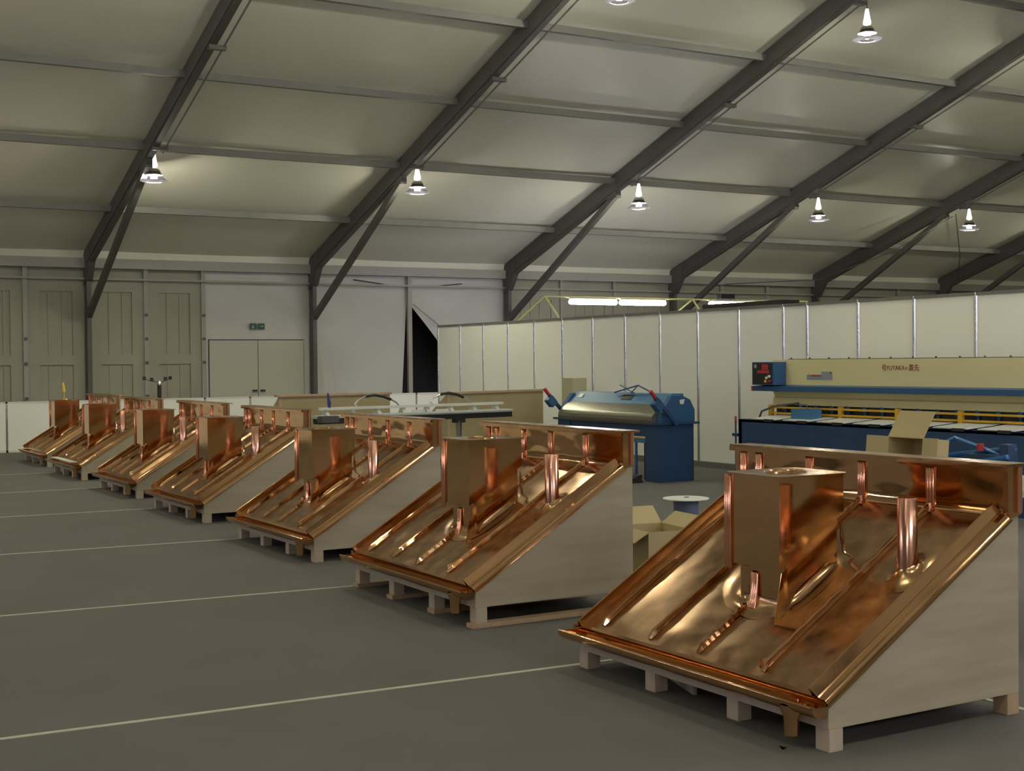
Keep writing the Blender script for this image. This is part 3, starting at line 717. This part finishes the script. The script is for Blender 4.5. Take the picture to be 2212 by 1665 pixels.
# ------------------------------------------------------------------ shearing machine
sh = empty('shearing_machine', (12.2, 13.82, 0), label='wide cream and blue plate shearing machine in front of the white partition', cat='machine')
RL = 5.6       # extends to negative y
MB().box(0, .85, -RL, 0, 1.34, 1.686).build('upper_beam', 'cream', sh, bevel=.006)
MB().prism([(0.0,1.30),(.05,1.19),(.02,1.175),(.02,1.085),(.85,1.085),(.85,1.34),(0,1.34)], 1, -RL, 0).build('blade_beam', 'cream', sh)
MB().prism([(-.16,1.268),(-.16,1.335),(.0,1.352),(0,1.268)], 1, -RL, .20).build('blue_ledge', 'blue', sh, bevel=.003)
MB().box(-.165,-.02, .20, .235, 1.268, 1.335).build('ledge_end', 'red', sh)
MB().box(.10, .85, -RL, -.0, 0, 1.09).build('side_frame', 'blued', sh)
MB().box(.06, .11, -RL, -.02, .93, 1.085).build('blade_slot', 'dark', sh)
y = -.22
while y > -RL: MB().lathe([(.03,1.09),(.03,1.02),(.018,1.01),(.018,.96)], (.04, y, 0), 8).build('hold_down', 'blue', sh); y -= .29
for z in (1.052, .975): MB().box(-.10,-.07, -RL, -.03, z-.012, z+.012).build('guard_rail', 'yellow', sh)
for y in (-.08, -1.38, -2.33, -3.28, -4.3): MB().box(-.115,-.06, y-.025, y+.025, .91, 1.085).build('guard_post', 'yellow', sh)
MB().box(-.50, .10, -RL, .06, .86, .90).build('table', 'blued', sh, bevel=.004)
MB().box(-.50,-.46, -RL, .10, .0, .90).build('apron', 'blued', sh)
MB().box(-.50,.10, .04, .10, .0, .90).build('table_end', 'blue', sh)
k = 0; y = -.12
while y > -RL:
    MB().add([(-.48,y,.915),(-.02,y-.04,.955),(-.04,y-.56,.955),(-.50,y-.50,.915),(-.48,y,.905),(-.02,y-.04,.945),(-.04,y-.56,.945),(-.50,y-.50,.905)], [(0,1,2,3),(4,7,6,5),(0,3,7,4),(0,4,5,1),(1,5,6,2),(2,6,7,3)]).build('table_plate', 'white', sh)
    MB().box(-.52,-.50, y-.46, y-.30, .88, .915).build('stop_block', 'dark', sh); y -= .62; k += 1
for i in range(16): MB().tube([(.30, -.05-i*.36, 1.686), (.30, -.05-i*.36, 1.712)], .012, 6).build('top_bolt', 'dark', sh)
MB().box(.28,.32,-RL,0,1.686,1.695).build('top_strip', 'alud', sh)
cb = empty('control_box', (-.23, -.28, 1.352)); cb.parent = sh
MB().box(0, .23, 0, .42, 0, .305).build('box_body', 'blue', cb, bevel=.004)
MB().box(-.006, 0, .015, .405, .015, .29).build('control_face', 'dark', cb)
MB().box(-.012,-.006, .09, .21, .20, .275).build('red_display', 'red', cb); MB().box(-.012,-.006, .07, .30, .155, .195).build('red_display', 'red', cb)
MB().tube([(-.012,.34,.25),(-.006,.34,.25)], .028, 12).build('round_dial', 'grey', cb)
for yy, zz, mm in ((.13,.05,'yplas'),(.05,.055,'red'),(.11,.095,'white'),(.06,.115,'white')): MB().tube([(-.03,yy,zz),(-.006,yy,zz)], .018, 10).build('push_button', mm, cb)
MB().box(-.006, 0, -1.14, -.68, 1.425, 1.49).build('information_plate', 'grey', sh)
MB().box(-.009, -.002, -1.14, -.95, 1.425, 1.528).build('information_plate', 'grey', sh)
ip = MB().box(-.0105,-.006, -.94, -.76, 1.467, 1.482).build('red_print', 'red', sh)
MB().box(-.0105,-.009, -1.135, -1.105, 1.50, 1.525).build('red_print', 'red', sh)
def text(s, size, loc, rot, material, parent, name='lettering'):
    cu = bpy.data.curves.new(name, 'FONT'); cu.body = s; cu.size = size; cu.extrude = .001
    cu.materials.append(M_[material]); o = bpy.data.objects.new(name, cu); C.objects.link(o)
    bpy.context.view_layer.update()
    me = bpy.data.meshes.new_from_object(o.evaluated_get(bpy.context.evaluated_depsgraph_get()))
    bpy.data.objects.remove(o); o = bpy.data.objects.new(name, me); C.objects.link(o)
    o.parent = parent; o.location = loc; o.rotation_euler = rot; return o
FR = (PI/2, 0, -PI/2)
text('\u53f7', .085, (-.003, -1.985, 1.545), FR, 'redp', sh)
text('YUTAKA', .075, (-.003, -2.065, 1.550), FR, 'redp', sh)
text('\u306e', .045, (-.003, -2.365, 1.555), FR, 'redp', sh)
text('\u8fb2\u5148', .085, (-.003, -2.42, 1.547), FR, 'redp', sh)
MB().box(-.40,-.30, -.85, -.55, .914, .915).build('shade_plate', 'alud', sh)
bb = empty('blue_toolbox', (11.93, 13.05, .912), label='small blue toolbox with a wire handle on the shearing machine table', cat='toolbox')
MB().box(-.10,.10, -.36, 0, 0, .145).build('body', 'bluel', bb, bevel=.006); MB().tube([(0,-.08,.145),(0,-.08,.20),(0,-.19,.20),(0,-.19,.145)], .006, 6).build('handle', 'bluel', bb)
MB().tube([(-.2,.04,.90),(-.22,-.04,1.0),(-.15,-.22,1.07),(-.08,-.37,1.09),(.0,-.52,1.11)], .014, 8).build('air_hose', 'alud', sh)
sr = empty('side_rod', (11.78, 14.08, 0), label='thin upright blue rod with a red top at the left end of the shearing machine', cat='rod')
MB().tube([(0,0,0),(0,0,.83)], .012, 8).build('rod', 'blue', sr); MB().tube([(0,0,.83),(0,0,.93)], .014, 8).build('red_top', 'red', sr); MB().box(-.03,.10,-.07,.04,.66,.70).build('clamp', 'blued', sr)
tag(MB().box(-.18,.18,-.14,.14,0,.17).build('black_case', 'dark', loc=(12.6, 14.55, 0), bevel=.01), 'black case on the floor left of the shearing machine', 'case')
# ------------------------------------------------------------------ cable reel, cartons, blue stands
rl = empty('cable_reel', (7.45, 9.60, 0), label='cable reel standing upright with a white round top flange and bluish core', cat='reel')
MB().lathe([(.001,.455),(.205,.455),(.21,.45),(.205,.443),(.001,.443)], n=32).build('top_flange', 'white', rl, smooth=30)
MB().lathe([(.115,.443),(.112,.02)], n=24).build('core', 'reel', rl, smooth=50)
MB().lathe([(.001,.02),(.21,.018),(.21,.0),(.001,0)], n=32).build('bottom_flange', 'white', rl, smooth=30)
MB().lathe([(.001,.462),(.022,.46),(.024,.455)], (.03,.03,0), n=12).build('hub_cap', 'alud', rl)
def carton(x, y, z, sx, sy, h, rz, label, flaps):
    r = empty('carton', (x, y, z), math.radians(rz), label=label, cat='carton', group='open cartons')
    t = .006
    b = MB(); b.box(-sx/2,sx/2,-sy/2,sy/2,0,t); b.build('bottom', 'card', r)
    b = MB(); b.box(-sx/2,-sx/2+t,-sy/2,sy/2,t,h).box(sx/2-t,sx/2,-sy/2,sy/2,t,h).box(-sx/2+t,sx/2-t,-sy/2,-sy/2+t,t,h).box(-sx/2+t,sx/2-t,sy/2-t,sy/2,t,h); b.build('side_walls', 'card', r)
    for ax, s, ang, ln in flaps:
        ca, sa = math.cos(math.radians(ang)), math.sin(math.radians(ang))
        if ax == 'x': P = [(s*sx/2, -sy/2, h), (s*sx/2, sy/2, h), (s*(sx/2+ln*ca), sy/2, h+ln*sa), (s*(sx/2+ln*ca), -sy/2, h+ln*sa)]
        else: P = [(-sx/2, s*sy/2, h), (sx/2, s*sy/2, h), (sx/2, s*(sy/2+ln*ca), h+ln*sa), (-sx/2, s*(sy/2+ln*ca), h+ln*sa)]
        MB().add(P + [(p[0], p[1], p[2]-t) for p in P], [(0,1,2,3),(7,6,5,4),(0,3,7,4),(1,5,6,2),(0,4,5,1),(2,6,7,3)]).build('flap', 'card', r)
    return r
wt = empty('work_trestle', (6.75, 5.95, 0), label='low timber trestle behind the nearest mock-up carrying the open carton and blue stands', cat='trestle')
MB().box(-.35,.75,-.65,.50,.86,.90).build('top_board', 'ply', wt)
for a in (-.30,.62):
    for c in (-.58,.40): MB().box(a,a+.07,c,c+.07,0,.86).build('leg', 'wood', wt)
ct = carton(6.84, 6.21, 1.032, .30, .25, .24, 0, 'open carton lying on its side, flaps spread, above the nearest mock-up', [('y',1,-28,.20),('x',-1,8,.17),('x',1,12,.15)])
ct.rotation_euler = (math.radians(84), 0, -PI/2)
carton(6.55, 8.85, 0, .42, .55, .33, -8, 'open cardboard carton on the floor between the two nearest mock-ups', [('x',1,35,.16),('y',1,40,.2),('x',-1,-30,.15)])
bp_ = empty('folded_blue_stand', (7.0, 5.72, .90), label='pile of folded glossy blue steel stands on the trestle at the right', cat='stand')
for a, c, rr in (((0,.86,.08),(0,.42,.262),.013),((0,.42,.262),(.05,.0,.14),.013),((.0,.80,.10),(.05,-.02,.215),.014),((-.05,.75,.07),(0,-.05,.12),.016),((.06,.62,.10),(.02,.02,.06),.014),((-.08,.55,.05),(-.05,-.04,.165),.014),((.02,.30,.17),(0,.05,.06),.012)):
    MB().tube([a, c], rr*1.25, 8).build('tube', 'bblue', bp_, smooth=60)
MB().box(-.06,.10,.0,.30,.05,.17).box(-.09,.14,.1,.62,.0,.09).build('folded_panel', 'blued', bp_, bevel=.004); MB().box(-.02,.06,-.02,.05,.14,.24).build('end_bracket', 'blued', bp_)
MB().tube([(0,.215,.19),(0,.215,.235)], .022, 10).build('red_knob', 'red', bp_)
tag(MB().box(0,.30,-.30,0,0,.20).build('beige_block', 'ply', loc=(7.16, 5.66, .90), bevel=.004), 'beige block at the right edge beside the blue stands', 'block')
